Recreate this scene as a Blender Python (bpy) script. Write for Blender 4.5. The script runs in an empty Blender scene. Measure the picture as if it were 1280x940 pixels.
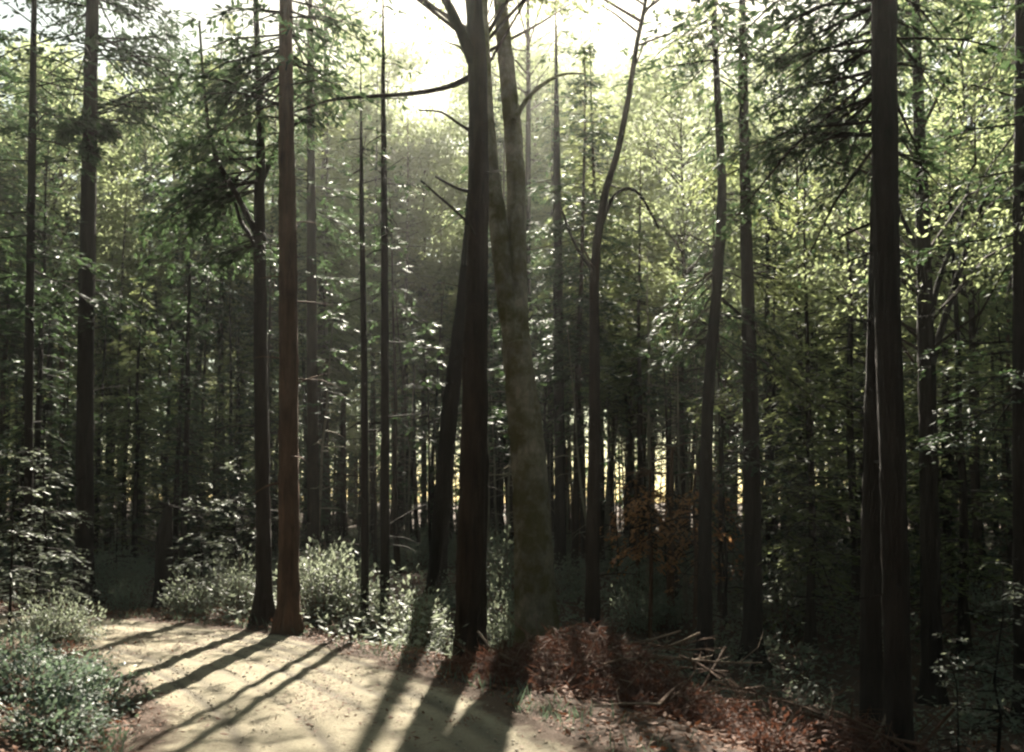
import bpy, math, random
import numpy as np
from mathutils import Vector, Matrix, Quaternion

R = math.radians
SC = bpy.context.scene
COL = SC.collection
random.seed(7)

# ------------------------------------------------------------------ camera, world, sun, exposure
F_PX = 1150.0                      # focal length in photograph pixels (1280 wide)
EYE = 1.6
PITCH = R(3.0)
HORIZON = 640.0
cam_data = bpy.data.cameras.new("camera")
cam_data.sensor_width = 36.0
cam_data.lens = F_PX / 1280 * 36.0
SHIFT_PX = HORIZON - 470 - F_PX * math.tan(PITCH)
cam_data.shift_y = SHIFT_PX / 1280
cam_data.clip_start = 0.05
cam_data.clip_end = 2000
cam_data.dof.use_dof = True
cam_data.dof.focus_distance = 12.0
cam_data.dof.aperture_fstop = 2.2
cam = bpy.data.objects.new("camera", cam_data)
COL.objects.link(cam)
cam.location = (0, 0, EYE)
cam.rotation_euler = (math.pi / 2 + PITCH, 0, 0)
SC.camera = cam

SUN_AZ, SUN_EL = R(2.0), R(42.0)   # azimuth from +Y towards +X
world = bpy.data.worlds.new("World")
SC.world = world
world.use_nodes = True
wn = world.node_tree
bg = wn.nodes["Background"]
sky = wn.nodes.new("ShaderNodeTexSky")
sky.sky_type = 'NISHITA'
sky.sun_disc = False
sky.sun_elevation = SUN_EL
sky.sun_rotation = SUN_AZ
sky.altitude = 100
sky.air_density = 1.0
sky.dust_density = 0.9
sky.ozone_density = 0.6
bg.inputs[1].default_value = 0.055
tint = wn.nodes.new("ShaderNodeMix"); tint.data_type = 'RGBA'; tint.blend_type = 'MULTIPLY'
tint.inputs[0].default_value = 1.0; tint.inputs[7].default_value = (1.0, 0.91, 0.62, 1)
wn.links.new(sky.outputs[0], tint.inputs[6]); wn.links.new(tint.outputs[2], bg.inputs[0])

sun_data = bpy.data.lights.new("sun", 'SUN')
sun_data.energy = 5.0
sun_data.angle = R(0.5)
sun_data.color = (1.0, 0.93, 0.78)
sun = bpy.data.objects.new("sun", sun_data)
COL.objects.link(sun)
to_sun = Vector((math.sin(SUN_AZ) * math.cos(SUN_EL), math.cos(SUN_AZ) * math.cos(SUN_EL), math.sin(SUN_EL)))
sun.rotation_euler = (-to_sun).to_track_quat('-Z', 'Y').to_euler()
sun.location = to_sun * 60

vs = SC.view_settings
vs.view_transform = 'Standard'
vs.look = 'None'
vs.exposure = 2.3
vs.gamma = 1.0
SC.cycles.max_bounces = 6
SC.cycles.diffuse_bounces = 3
SC.cycles.glossy_bounces = 2
SC.cycles.transmission_bounces = 4
SC.cycles.volume_bounces = 0
SC.cycles.sample_clamp_indirect = 6
SC.cycles.use_denoising = True
SC.cycles.filter_width = 2.4
SC.cycles.caustics_reflective = False
SC.cycles.caustics_refractive = False

# ------------------------------------------------------------------ helpers
def at(px, py, Y):
    """world point seen at photograph pixel (px, py), at distance Y in front of the camera"""
    xc = (px - 640) / F_PX
    yc = (470 - py + SHIFT_PX) / F_PX
    d = (xc, math.cos(PITCH) - yc * math.sin(PITCH), math.sin(PITCH) + yc * math.cos(PITCH))
    k = Y / d[1]
    return np.array([d[0] * k, Y, EYE + d[2] * k])

def smooth(a, b, x):
    t = np.clip((x - a) / (b - a), 0, 1)
    return t * t * (3 - 2 * t)

_nr = np.random.default_rng(99)
_WK = _nr.normal(size=(24, 2)); _WP = _nr.uniform(0, 6.28, 24)
def wob(x, y, f=1.0, n=8, o=0):
    """cheap smooth noise, about -1..1"""
    s = 0
    for i in range(n):
        k = _WK[(i + o) % 24] * f
        s = s + np.sin(x * k[0] + y * k[1] + _WP[(i + o) % 24])
    return s / math.sqrt(n) * 0.8

_LAT = np.random.default_rng(5).uniform(-1, 1, (256, 256))
def fbm(x, y, f=1.0, octv=4, seed=0):
    """fractal value noise, about -1..1"""
    tot = 0; amp = 1.0; sm_ = 0
    for o in range(octv):
        X_ = np.asarray(x) * f + 37.3 * o + seed * 11.7; Y_ = np.asarray(y) * f + 91.1 * o + seed * 5.3
        c, s_ = math.cos(0.6 * o + seed), math.sin(0.6 * o + seed)
        X_, Y_ = c * X_ - s_ * Y_, s_ * X_ + c * Y_
        i = np.floor(X_).astype(int); j = np.floor(Y_).astype(int)
        u_ = X_ - i; v_ = Y_ - j; u_ = u_ * u_ * (3 - 2 * u_); v_ = v_ * v_ * (3 - 2 * v_)
        L = lambda a, b: _LAT[a % 256, b % 256]
        tot = tot + amp * ((L(i, j) * (1 - u_) + L(i + 1, j) * u_) * (1 - v_) + (L(i, j + 1) * (1 - u_) + L(i + 1, j + 1) * u_) * v_)
        sm_ += amp; amp *= 0.5; f *= 2.03
    return tot / sm_ * 1.6

class Geo:
    """collects vertices and quads / triangles, each with a material slot"""
    def __init__(s):
        s.V = []; s.Q = []; s.T = []; s.qm = []; s.tm = []; s.n = 0
    def add(s, V, Q=None, T=None, m=0):
        V = np.asarray(V, dtype=np.float32).reshape(-1, 3)
        s.V.append(V)
        if Q is not None and len(Q):
            Q = np.asarray(Q, dtype=np.int32).reshape(-1, 4); s.Q.append(Q + s.n); s.qm.append(np.full(len(Q), m, np.int32))
        if T is not None and len(T):
            T = np.asarray(T, dtype=np.int32).reshape(-1, 3); s.T.append(T + s.n); s.tm.append(np.full(len(T), m, np.int32))
        s.n += len(V)
    def mesh(s, name, mats, smooth_slots=(0,)):
        me = bpy.data.meshes.new(name)
        V = np.concatenate(s.V)
        Q = np.concatenate(s.Q) if s.Q else np.zeros((0, 4), np.int32)
        T = np.concatenate(s.T) if s.T else np.zeros((0, 3), np.int32)
        mi = np.concatenate(s.qm + s.tm)
        me.vertices.add(len(V)); me.vertices.foreach_set("co", V.ravel())
        nl = len(Q) * 4 + len(T) * 3
        me.loops.add(nl); me.polygons.add(len(Q) + len(T))
        me.loops.foreach_set("vertex_index", np.concatenate([Q.ravel(), T.ravel()]).astype(np.int32))
        st = np.concatenate([np.arange(len(Q)) * 4, len(Q) * 4 + np.arange(len(T)) * 3]).astype(np.int32)
        me.polygons.foreach_set("loop_start", st)
        for m in mats: me.materials.append(m)
        me.polygons.foreach_set("material_index", mi)
        me.polygons.foreach_set("use_smooth", np.isin(mi, smooth_slots))
        me.update(calc_edges=True)
        return me

def norm(a):
    return a / np.maximum(np.linalg.norm(a, axis=-1, keepdims=True), 1e-9)

def tube(g, P, rad, sides=8, m=0, ridge=0.0, seed=0, cap=True):
    """tube along points P with radii rad"""
    P = np.asarray(P, float); rad = np.asarray(rad, float)
    n = len(P)
    T = norm(np.gradient(P, axis=0))
    up = np.array([0.0, 1.0, 0.0]) if abs(T[:, 1]).mean() < 0.8 else np.array([1.0, 0, 0])
    A = norm(np.cross(T, up)); B = np.cross(T, A)
    th = np.linspace(0, 2 * np.pi, sides, endpoint=False)
    rr = rad[:, None] * np.ones((1, sides))
    if ridge:
        h = np.concatenate([[0], np.cumsum(np.linalg.norm(np.diff(P, axis=0), axis=1))])[:, None]
        rg = np.random.default_rng(seed)
        mod = 0
        for k in (3, 5, 7, 9):
            mod = mod + np.sin(k * th[None] + rg.uniform(0, 6) + rg.uniform(-1.2, 1.2) * h) * (0.8 + 0.6 * np.sin(h * rg.uniform(1, 4) + rg.uniform(0, 6)))
        mod = mod * 0.35 + rg.normal(size=(n, sides)) * 0.5
        rr = rr * (1 + ridge * mod)
        if sides >= 16: rr = rr * (1 + 0.30 * np.exp(-h / 0.30) * np.sin(5 * th[None] + seed) + 0.16 * np.exp(-h / 0.22) * np.sin(3 * th[None] + seed * 2))
    V = P[:, None] + A[:, None] * (np.cos(th)[None, :, None] * rr[..., None]) + B[:, None] * (np.sin(th)[None, :, None] * rr[..., None])
    i = np.arange(n - 1)[:, None] * sides; j = np.arange(sides)[None]; j2 = (j + 1) % sides
    Q = np.stack([i + j, i + j2, i + sides + j2, i + sides + j], -1).reshape(-1, 4)
    g.add(V.reshape(-1, 3), Q, None, m)
    if cap:
        V2 = np.concatenate([V[-1], [P[-1] + T[-1] * rad[-1] * 0.5]])
        jj = np.arange(sides)
        g.add(V2, None, np.stack([jj, (jj + 1) % sides, np.full(sides, sides)], -1), m)

def thin_tubes(g, P0, P1, P2, r, m=0):
    """many 3-sided two-segment twigs at once; P0, P1, P2 (n,3)"""
    n = len(P0)
    if n == 0: return
    D = norm(P2 - P0)
    ref = np.where(np.abs(D[:, 2:3]) > 0.9, np.array([[1.0, 0, 0]]), np.array([[0, 0, 1.0]]))
    A = norm(np.cross(D, ref)); B = np.cross(D, A)
    r = np.broadcast_to(np.asarray(r, float), (n,))[:, None]
    V = np.zeros((n, 7, 3))
    for k in range(3):
        a = k * 2 * np.pi / 3
        o = A * math.cos(a) + B * math.sin(a)
        V[:, k] = P0 + o * r; V[:, 3 + k] = P1 + o * r * 0.7
    V[:, 6] = P2
    b = np.arange(n)[:, None] * 7
    Q = np.concatenate([b + np.array([[k, (k + 1) % 3, 3 + (k + 1) % 3, 3 + k]]) for k in range(3)])
    T = np.concatenate([b + np.array([[3 + k, 3 + (k + 1) % 3, 6]]) for k in range(3)])
    g.add(V.reshape(-1, 3), Q, T, m)

def leaves(g, P, U, N, L, W, m=0):
    """kite-shaped leaf faces: base P, direction U, face normal about N"""
    n = len(P)
    if n == 0: return
    U = norm(U); S = norm(np.cross(N, U)); N2 = np.cross(U, S)
    L = np.broadcast_to(L, (n,))[:, None]; W = np.broadcast_to(W, (n,))[:, None]
    V = np.zeros((n, 4, 3))
    V[:, 0] = P
    V[:, 1] = P + U * L * 0.45 + S * W * 0.5 - N2 * W * 0.12
    V[:, 2] = P + U * L
    V[:, 3] = P + U * L * 0.45 - S * W * 0.5 - N2 * W * 0.12
    g.add(V.reshape(-1, 3), np.arange(n * 4).reshape(-1, 4), None, m)

def link(name, me, mat=None, parent=None, loc=None, kind=None, label=None, cat=None, group=None):
    o = bpy.data.objects.new(name, me)
    COL.objects.link(o)
    if parent: o.parent = parent
    if loc is not None: o.location = loc
    if kind: o["kind"] = kind
    if label: o["label"] = label
    if cat: o["category"] = cat
    if group: o["group"] = group
    return o

def thing(name, label, cat, loc, rz=0, group=None, scale=1.0):
    o = link(name, None, loc=loc, label=label, cat=cat, group=group)
    o.rotation_euler = (0, 0, rz); o.scale = (scale,) * 3
    o.empty_display_size = 0.3
    return o

# ------------------------------------------------------------------ materials
def new_mat(name):
    m = bpy.data.materials.new(name); m.use_nodes = True
    nt = m.node_tree
    return m, nt, nt.nodes["Principled BSDF"], nt.nodes["Material Output"]

def ramp(nt, src, stops):
    r = nt.nodes.new("ShaderNodeValToRGB")
    e = r.color_ramp.elements
    while len(e) < len(stops): e.new(0.5)
    for x, (p, c) in zip(e, stops):
        x.position = p; x.color = (*c, 1)
    nt.links.new(src, r.inputs[0])
    return r.outputs[0]

def noise(nt, scale, detail=4, rough=0.6, stretch=None, coord="Object", dist=0.0):
    tc = nt.nodes.new("ShaderNodeTexCoord")
    n = nt.nodes.new("ShaderNodeTexNoise")
    n.inputs["Scale"].default_value = scale; n.inputs["Detail"].default_value = detail
    n.inputs["Roughness"].default_value = rough; n.inputs["Distortion"].default_value = dist
    src = tc.outputs[coord]
    if stretch:
        mp = nt.nodes.new("ShaderNodeMapping"); mp.inputs["Scale"].default_value = stretch
        nt.links.new(src, mp.inputs[0]); src = mp.outputs[0]
    nt.links.new(src, n.inputs["Vector"])
    return n.outputs["Fac"]

def mix(nt, fac, a, b, mode='MIX'):
    x = nt.nodes.new("ShaderNodeMix"); x.data_type = 'RGBA'; x.blend_type = mode
    for s, v in ((x.inputs[0], fac), (x.inputs[6], a), (x.inputs[7], b)):
        if isinstance(v, (int, float)): s.default_value = v
        elif isinstance(v, tuple): s.default_value = (*v, 1)
        else: nt.links.new(v, s)
    return x.outputs[2]

def bark(name, dark, light, moss=None, moss_amt=0.5, zs=0.10, sc=17):
    m, nt, b, out = new_mat(name)
    f = noise(nt, sc, 6, 0.7, (1, 1, zs), dist=0.6)
    f2 = noise(nt, 3.0, 3, 0.6, (1, 1, 0.5))
    c = ramp(nt, f, [(0.32, dark), (0.72, light)])
    c = mix(nt, 0.45, c, ramp(nt, f2, [(0.3, tuple(x * 0.5 for x in dark)), (0.7, tuple(min(1, x * 1.25) for x in light))]))
    if moss:
        f3 = noise(nt, 2.2, 5, 0.7)
        fac = ramp(nt, f3, [(1 - moss_amt - 0.1, (0, 0, 0)), (1 - moss_amt + 0.1, (1, 1, 1))])
        c = mix(nt, fac, c, moss)
    nt.links.new(c, b.inputs["Base Color"])
    b.inputs["Roughness"].default_value = 0.85
    b.inputs["Specular IOR Level"].default_value = 0.25
    bp = nt.nodes.new("ShaderNodeBump"); bp.inputs["Strength"].default_value = 1.0; bp.inputs["Distance"].default_value = 0.06
    nt.links.new(f, bp.inputs["Height"]); nt.links.new(bp.outputs[0], b.inputs["Normal"])
    return m

def leaf_mat(name, col, trans, tf=0.45, rough=0.52, spec=0.28, var=0.35, nscale=1.1):
    m, nt, b, out = new_mat(name)
    f = noise(nt, nscale, 3, 0.6)
    oi = nt.nodes.new("ShaderNodeObjectInfo")
    c = mix(nt, f, tuple(x * (1 - var) for x in col), tuple(x * (1 + var) for x in col))
    hs = nt.nodes.new("ShaderNodeHueSaturation")
    mr = nt.nodes.new("ShaderNodeMapRange"); mr.inputs[3].default_value = 0.75; mr.inputs[4].default_value = 1.25
    nt.links.new(oi.outputs["Random"], mr.inputs[0]); nt.links.new(mr.outputs[0], hs.inputs["Value"])
    nt.links.new(c, hs.inputs["Color"])
    nt.links.new(hs.outputs[0], b.inputs["Base Color"])
    b.inputs["Roughness"].default_value = rough
    b.inputs["Specular IOR Level"].default_value = spec
    t = nt.nodes.new("ShaderNodeBsdfTranslucent")
    ct = mix(nt, f, tuple(x * (1 - var) for x in trans), tuple(min(1, x * (1 + var)) for x in trans))
    nt.links.new(ct, t.inputs["Color"])
    ms = nt.nodes.new("ShaderNodeMixShader"); ms.inputs[0].default_value = tf
    nt.links.new(b.outputs[0], ms.inputs[1]); nt.links.new(t.outputs[0], ms.inputs[2])
    nt.links.new(ms.outputs[0], out.inputs["Surface"])
    return m

M_BARK = bark("brown_bark", (0.010, 0.007, 0.006), (0.065, 0.040, 0.029))
M_REDBARK = bark("reddish_bark", (0.016, 0.009, 0.006), (0.165, 0.092, 0.058))
M_DARKBARK = bark("dark_bark", (0.006, 0.0045, 0.004), (0.038, 0.026, 0.021))
M_GREYBARK = bark("grey_mossy_bark", (0.085, 0.072, 0.056), (0.40, 0.34, 0.26), moss=(0.085, 0.075, 0.022), moss_amt=0.52, zs=0.3, sc=18)
M_PALEBARK = bark("pale_bark", (0.10, 0.085, 0.065), (0.34, 0.30, 0.23), zs=0.4, sc=14)
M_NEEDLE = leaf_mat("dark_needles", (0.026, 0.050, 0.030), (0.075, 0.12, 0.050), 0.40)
M_NEEDLE_Y = leaf_mat("yellow_green_needles", (0.055, 0.078, 0.030), (0.32, 0.36, 0.155), 0.55)  # brighter variety; its tone also puts sunlight into chosen sprays
M_LEAF = leaf_mat("green_leaves", (0.055, 0.085, 0.035), (0.36, 0.41, 0.21), 0.6, 0.55, 0.25)
M_LEAF_B = leaf_mat("bluish_leaves", (0.090, 0.125, 0.098), (0.16, 0.22, 0.14), 0.35, 0.5, 0.4)
M_SHRUB = leaf_mat("shrub_leaves", (0.125, 0.148, 0.110), (0.27, 0.30, 0.21), 0.45, 0.48, 0.45)
M_DEAD = leaf_mat("dead_orange_needles", (0.31, 0.160, 0.080), (0.66, 0.35, 0.16), 0.6, 0.7, 0.2)
M_RUST = leaf_mat("rust_brown_bracken", (0.082, 0.040, 0.029), (0.13, 0.056, 0.036), 0.32, 0.75, 0.2)
M_LITTER = leaf_mat("fallen_leaves", (0.17, 0.075, 0.040), (0.15, 0.06, 0.03), 0.2, 0.7, 0.25, var=0.55, nscale=6)
M_STICK = bark("dead_sticks", (0.045, 0.022, 0.015), (0.20, 0.115, 0.075), sc=20)
M_PALESTICK = bark("bleached_sticks", (0.14, 0.095, 0.07), (0.36, 0.27, 0.20), sc=20)

def ground_mat():
    m, nt, b, out = new_mat("forest_soil")
    f = noise(nt, 1.3, 8, 0.65); f2 = noise(nt, 16, 6, 0.7)
    c = mix(nt, f2, ramp(nt, f, [(0.3, (0.018, 0.013, 0.010)), (0.7, (0.075, 0.042, 0.027))]), ramp(nt, f, [(0.3, (0.060, 0.030, 0.018)), (0.7, (0.10, 0.055, 0.033))]))
    nt.links.new(c, b.inputs["Base Color"]); b.inputs["Roughness"].default_value = 0.95
    bp = nt.nodes.new("ShaderNodeBump"); bp.inputs["Strength"].default_value = 0.8; bp.inputs["Distance"].default_value = 0.05
    nt.links.new(f2, bp.inputs["Height"]); nt.links.new(bp.outputs[0], b.inputs["Normal"])
    return m
def road_mat():
    m, nt, b, out = new_mat("sandy_dirt")
    f = noise(nt, 0.9, 8, 0.6); f2 = noise(nt, 30, 8, 0.75); f3 = noise(nt, 5, 5, 0.65)
    c = ramp(nt, f, [(0.3, (0.28, 0.245, 0.170)), (0.7, (0.45, 0.395, 0.275))])
    c = mix(nt, ramp(nt, f2, [(0.35, (0, 0, 0)), (0.65, (1, 1, 1))]), mix(nt, 0.6, c, (0.18, 0.14, 0.10)), c)
    c = mix(nt, ramp(nt, f3, [(0.58, (0, 0, 0)), (0.72, (0.5, 0.5, 0.5))]), c, (0.20, 0.135, 0.085))
    vt = nt.nodes.new("ShaderNodeAttribute"); vt.attribute_name = "track"      # damp, packed tyre tracks
    vm = nt.nodes.new("ShaderNodeMath"); vm.operation = 'MULTIPLY'; vm.inputs[1].default_value = 0.9
    nt.links.new(vt.outputs["Fac"], vm.inputs[0])
    c = mix(nt, vm.outputs[0], c, (0.115, 0.096, 0.070))
    va = nt.nodes.new("ShaderNodeAttribute"); va.attribute_name = "verge"      # how far out towards the verge: soil and needles creep over the sand
    ad = nt.nodes.new("ShaderNodeMath"); ad.operation = 'ADD'
    nt.links.new(va.outputs["Fac"], ad.inputs[0]); nt.links.new(f3, ad.inputs[1])
    c = mix(nt, ramp(nt, ad.outputs[0], [(0.55, (0, 0, 0)), (1.15, (1, 1, 1))]), c, (0.085, 0.052, 0.034))
    nt.links.new(c, b.inputs["Base Color"]); b.inputs["Roughness"].default_value = 0.9
    b.inputs["Specular IOR Level"].default_value = 0.3
    bp = nt.nodes.new("ShaderNodeBump"); bp.inputs["Strength"].default_value = 0.9; bp.inputs["Distance"].default_value = 0.045
    nt.links.new(f2, bp.inputs["Height"]); nt.links.new(bp.outputs[0], b.inputs["Normal"])
    return m
M_SOIL = ground_mat(); M_ROAD = road_mat()
def stone_mat():
    m, nt, b, out = new_mat("road_pebbles")
    oi = noise(nt, 9, 2)
    nt.links.new(ramp(nt, oi, [(0.3, (0.16, 0.13, 0.10)), (0.7, (0.42, 0.37, 0.29))]), b.inputs["Base Color"]); b.inputs["Roughness"].default_value = 0.85
    return m
M_STONE = stone_mat()

# ------------------------------------------------------------------ ground and road
# road centre line (x, y, half width), camera stands on it; the road bends left behind the shrubs
RC = np.array([(2.6, -14, 1.7), (2.0, -6, 1.6), (1.3, -1, 1.6), (0.35, 3, 1.5), (-0.93, 6.1, 1.47), (-1.72, 7.9, 1.42), (-2.72, 9.6, 1.36), (-3.98, 11.1, 1.36),
               (-5.8, 12.35, 1.35), (-8.2, 13.3, 1.35), (-12, 14.4, 1.4), (-18, 15.4, 1.5), (-28, 16.2, 1.5)], float)
def catmull(P, n):
    P = np.asarray(P, float)
    E = np.vstack([2 * P[0] - P[1], P, 2 * P[-1] - P[-2]])
    out = []
    for i in range(len(P) - 1):
        p0, p1, p2, p3 = E[i:i + 4]
        t = np.linspace(0, 1, n, endpoint=False)[:, None]
        out.append(0.5 * (2 * p1 + (p2 - p0) * t + (2 * p0 - 5 * p1 + 4 * p2 - p3) * t ** 2 + (3 * p1 - p0 - 3 * p2 + p3) * t ** 3))
    out.append(P[-1:])
    return np.concatenate(out)
RCF = catmull(RC, 10)
def road_dist(x, y):
    """distance to the road centre line minus the half width"""
    x = np.asarray(x, float); y = np.asarray(y, float)
    best = np.full(x.shape, 1e9)
    for cx, cy, hw in RCF:
        best = np.minimum(best, np.hypot(x - cx, y - cy) - hw)
    return best
def road_x(y):
    return np.interp(y, RCF[:, 1], RCF[:, 0])
def ground_z(x, y):
    x = np.asarray(x, float); y = np.asarray(y, float)
    d = road_dist(x, y)
    right = smooth(0.6, 3.4, x - road_x(np.minimum(y, 12)) - 1.6) * (1 - smooth(11, 19, y))
    z = -1.0 * right
    z = z + 0.16 * smooth(0.1, 1.2, d) * smooth(0.5, 2.0, road_x(y) - x)             # low bank on the left
    z = z + fbm(x, y, 0.35, 4, 1) * 0.16 * smooth(0.1, 1.8, d) + fbm(x, y, 2.0, 4, 2) * 0.05 * smooth(0, 0.5, d)
    z = z + 0.05 * np.clip(y - 14, 0, 26) * 0.4
    for px, yy in ((361, 12.1), (331, 12.8), (587, 11.6), (672, 12.2), (741, 12.4), (881, 13.2), (1124, 8.6), (1089, 9.3), (941, 13.6), (105, 16.3), (456, 13.4), (481, 13.6)):
        q = np.hypot(x - (px - 640) / F_PX * yy, y - yy)                                 # soil heaped round the feet of the big trees
        z = z + 0.13 * np.exp(-(q / 0.42) ** 2) * smooth(-0.05, 0.3, d)
    z = z + 4.0 * smooth(45, 150, np.hypot(x, y)) * 0.6
    z = z - 0.07 * (1 - smooth(-0.15, 0.10, d))                                        # bed under the road sheet
    return z
def gz(x, y):
    return float(ground_z(np.array([x]), np.array([y]))[0])

u = np.linspace(-1, 1, 221)
gx = np.sign(u) * (np.abs(u) * 11 + np.abs(u) ** 4 * 139)
v = np.linspace(-1, 1, 241)
gy = 8 + np.sign(v) * (np.abs(v) * 13 + np.abs(v) ** 4 * 137)
GX, GY = np.meshgrid(gx, gy, indexing='ij')
V = np.stack([GX, GY, ground_z(GX.ravel(), GY.ravel()).reshape(GX.shape)], -1).reshape(-1, 3)
i, j = np.meshgrid(np.arange(220), np.arange(240), indexing='ij')
b = i * 241 + j
g = Geo(); g.add(V, np.stack([b, b + 241, b + 242, b + 1], -1).reshape(-1, 4))
link("ground", g.mesh("ground", [M_SOIL]), kind="structure", label="reddish brown forest floor between the trunks")

RD = catmull(RC, 34)
S = np.concatenate([[0], np.cumsum(np.hypot(np.diff(RD[:, 0]), np.diff(RD[:, 1])))])
tan = norm(np.gradient(RD[:, :2], axis=0)); side = np.stack([tan[:, 1], -tan[:, 0]], -1)
nw = 150
w = np.linspace(-1.12, 1.12, nw)
X = RD[:, None, 0] + side[:, None, 0] * RD[:, None, 2] * w
Y = RD[:, None, 1] + side[:, None, 1] * RD[:, None, 2] * w
ww = w[None] * np.ones_like(X); ss = S[:, None] * np.ones_like(X)
Z = np.zeros_like(X)
lat = ww * RD[:, None, 2] + 0.10 * np.sin(ss * 0.5)
for c, wd, dp in ((-0.72, 0.17, 0.055), (0.70, 0.18, 0.055), (-0.30, 0.10, 0.025), (0.22, 0.09, 0.022), (1.10, 0.10, 0.022), (-1.15, 0.11, 0.022)):
    q = (lat - c - 0.05 * np.sin(ss * 0.9 + c * 5)) / wd
    dp = dp * 0.3; Z += -dp * np.exp(-q * q) + dp * 0.4 * np.exp(-((np.abs(q) - 1.7) / 0.5) ** 2)
Z += fbm(X, Y, 0.6, 3, 3) * 0.006 + fbm(X, Y, 4.0, 5, 4) * 0.004
edge = np.abs(ww) + fbm(X, Y, 2.0, 5, 6) * 0.07
for c, w_ in ((-0.88, .07), (-0.66, .08), (-0.34, .06), (0.16, .07), (0.50, .08), (0.78, .09), (1.02, .06)):
    Z -= 0.014 * np.exp(-((lat - c - 0.05 * np.sin(ss * 0.9 + 2)) / w_) ** 2) * np.clip(0.75 + 0.8 * fbm(ss * 0.5, lat * 0 + c * 9, 1.0, 3, 30), 0, 1)
Z += 0.03 - 0.20 * smooth(0.93, 1.12, edge)
V = np.stack([X, Y, Z], -1).reshape(-1, 3)
i, j = np.meshgrid(np.arange(len(RD) - 1), np.arange(nw - 1), indexing='ij')
b = i * nw + j
g = Geo(); g.add(V, np.stack([b, b + nw, b + nw + 1, b + 1], -1).reshape(-1, 4)[:, ::-1])
road_me = g.mesh("dirt_road", [M_ROAD])
rut = sum(np.exp(-((lat - c - 0.05 * np.sin(ss * 0.9 + c * 5)) / 0.17) ** 2) for c in (-0.72, 0.70))
trk = sum(np.exp(-((lat - c - 0.05 * np.sin(ss * 0.9 + 2)) / w_) ** 2) * np.clip(0.75 + 0.8 * fbm(ss * 0.5, lat * 0 + c * 9, 1.0, 3, 30), 0, 1)
          for c, w_ in ((-0.88, .07), (-0.66, .08), (-0.34, .06), (0.16, .07), (0.50, .08), (0.78, .09), (1.02, .06)))
road_me.attributes.new("track", 'FLOAT', 'POINT').data.foreach_set("value", trk.astype(np.float32).ravel())
road_me.attributes.new("verge", 'FLOAT', 'POINT').data.foreach_set("value", (smooth(0.70, 1.0, edge) - 0.35 * rut).astype(np.float32).ravel())
link("dirt_road", road_me, kind="structure", label="sandy dirt road with wheel ruts bending away to the left")

# pebbles and crumbs on the road: stuff
rng = np.random.default_rng(3)
n = 6000
k = rng.integers(0, len(RD), n * 3)
k = k[(RD[k, 1] > 3.5) & (RD[k, 1] < 14)][:n]; n = len(k)
wv = rng.uniform(-1.05, 1.05, n)
P = np.stack([RD[k, 0] + side[k, 0] * RD[k, 2] * wv, RD[k, 1] + side[k, 1] * RD[k, 2] * wv, np.full(n, 0.028)], -1)
r = 0.004 + 0.014 * rng.random(n) ** 5
octa = np.array([(1, 0, 0), (0, 1, 0), (-1, 0, 0), (0, -1, 0), (0, 0, .8), (0, 0, -.8)], float)
V = P[:, None] + octa[None] * r[:, None, None] * rng.uniform(0.6, 1.3, (n, 6, 1))
ft = np.array([(0, 1, 4), (1, 2, 4), (2, 3, 4), (3, 0, 4), (1, 0, 5), (2, 1, 5), (3, 2, 5), (0, 3, 5)])
g = Geo(); g.add(V.reshape(-1, 3), None, (np.arange(n)[:, None, None] * 6 + ft[None]).reshape(-1, 3))
link("pebbles", g.mesh("pebbles", [M_STONE]), kind="stuff", label="small stones and crumbs scattered over the dirt road")

# ------------------------------------------------------------------ tree builders
def sprays(g, rng, p0, az, L, up, droop, dens=1.0, ll=0.13, lw=0.036, mw=1, ml=0, twigs=True, tdroop=0.25, wood=0.012):
    """needle-bearing boughs, all at once. p0 (n,3) roots, az azimuths, L lengths, up / droop shape of the curve"""
    n = len(p0)
    h = np.stack([np.cos(az), np.sin(az), np.zeros(n)], -1)
    z = np.array([0, 0, 1.0])
    cur = lambda b, s: p0[b] + h[b] * (L[b] * s)[:, None] + z * (L[b] * (up[b] * s - droop[b] * s * s))[:, None]
    b = np.arange(n)
    ones = np.ones(n)
    thin_tubes(g, cur(b, 0 * ones), cur(b, 0.5 * ones), cur(b, ones), wood * np.sqrt(L) + 0.003, mw)
    nt = np.maximum(3, (L / 0.085 * dens)).astype(int)
    bi = np.repeat(b, nt); m = len(bi)
    s = rng.uniform(0.10, 1.0, m) ** 0.8
    sd = np.where(rng.random(m) < 0.5, 1.0, -1.0)
    a2 = az[bi] + sd * rng.uniform(0.6, 1.25, m)
    l2 = (L[bi] * 0.42 * (1.05 - s) ** 0.8 + 0.10) * rng.uniform(0.5, 1.15, m)
    q0 = cur(bi, s)
    d2 = np.stack([np.cos(a2), np.sin(a2), rng.normal(-0.10, 0.14, m)], -1)
    td = tdroop * rng.uniform(0.4, 1.6, m)
    if twigs:
        thin_tubes(g, q0, q0 + d2 * (l2 * 0.5)[:, None] - z * (td * l2 * 0.25)[:, None], q0 + d2 * l2[:, None] - z * (td * l2)[:, None], 0.0035, mw)
    nl = np.maximum(3, (l2 / (ll * 0.34))).astype(int)
    ti = np.repeat(np.arange(m), nl); k = len(ti)
    t = rng.random(k)
    P = q0[ti] + d2[ti] * (l2[ti] * t)[:, None] - z * (td[ti] * l2[ti] * t * t)[:, None]
    sg = np.where(rng.random(k) < 0.5, 1.0, -1.0)
    a3 = a2[ti] + sg * rng.uniform(0.3, 0.9, k)
    U = np.stack([np.cos(a3), np.sin(a3), -2 * td[ti] * t * 0.6 + rng.normal(-0.05, 0.18, k)], -1)
    N = z + rng.normal(0, 0.28, (k, 3))
    leaves(g, P, U, N, ll * rng.uniform(0.6, 1.2, k), lw * rng.uniform(0.7, 1.3, k), ml)

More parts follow.
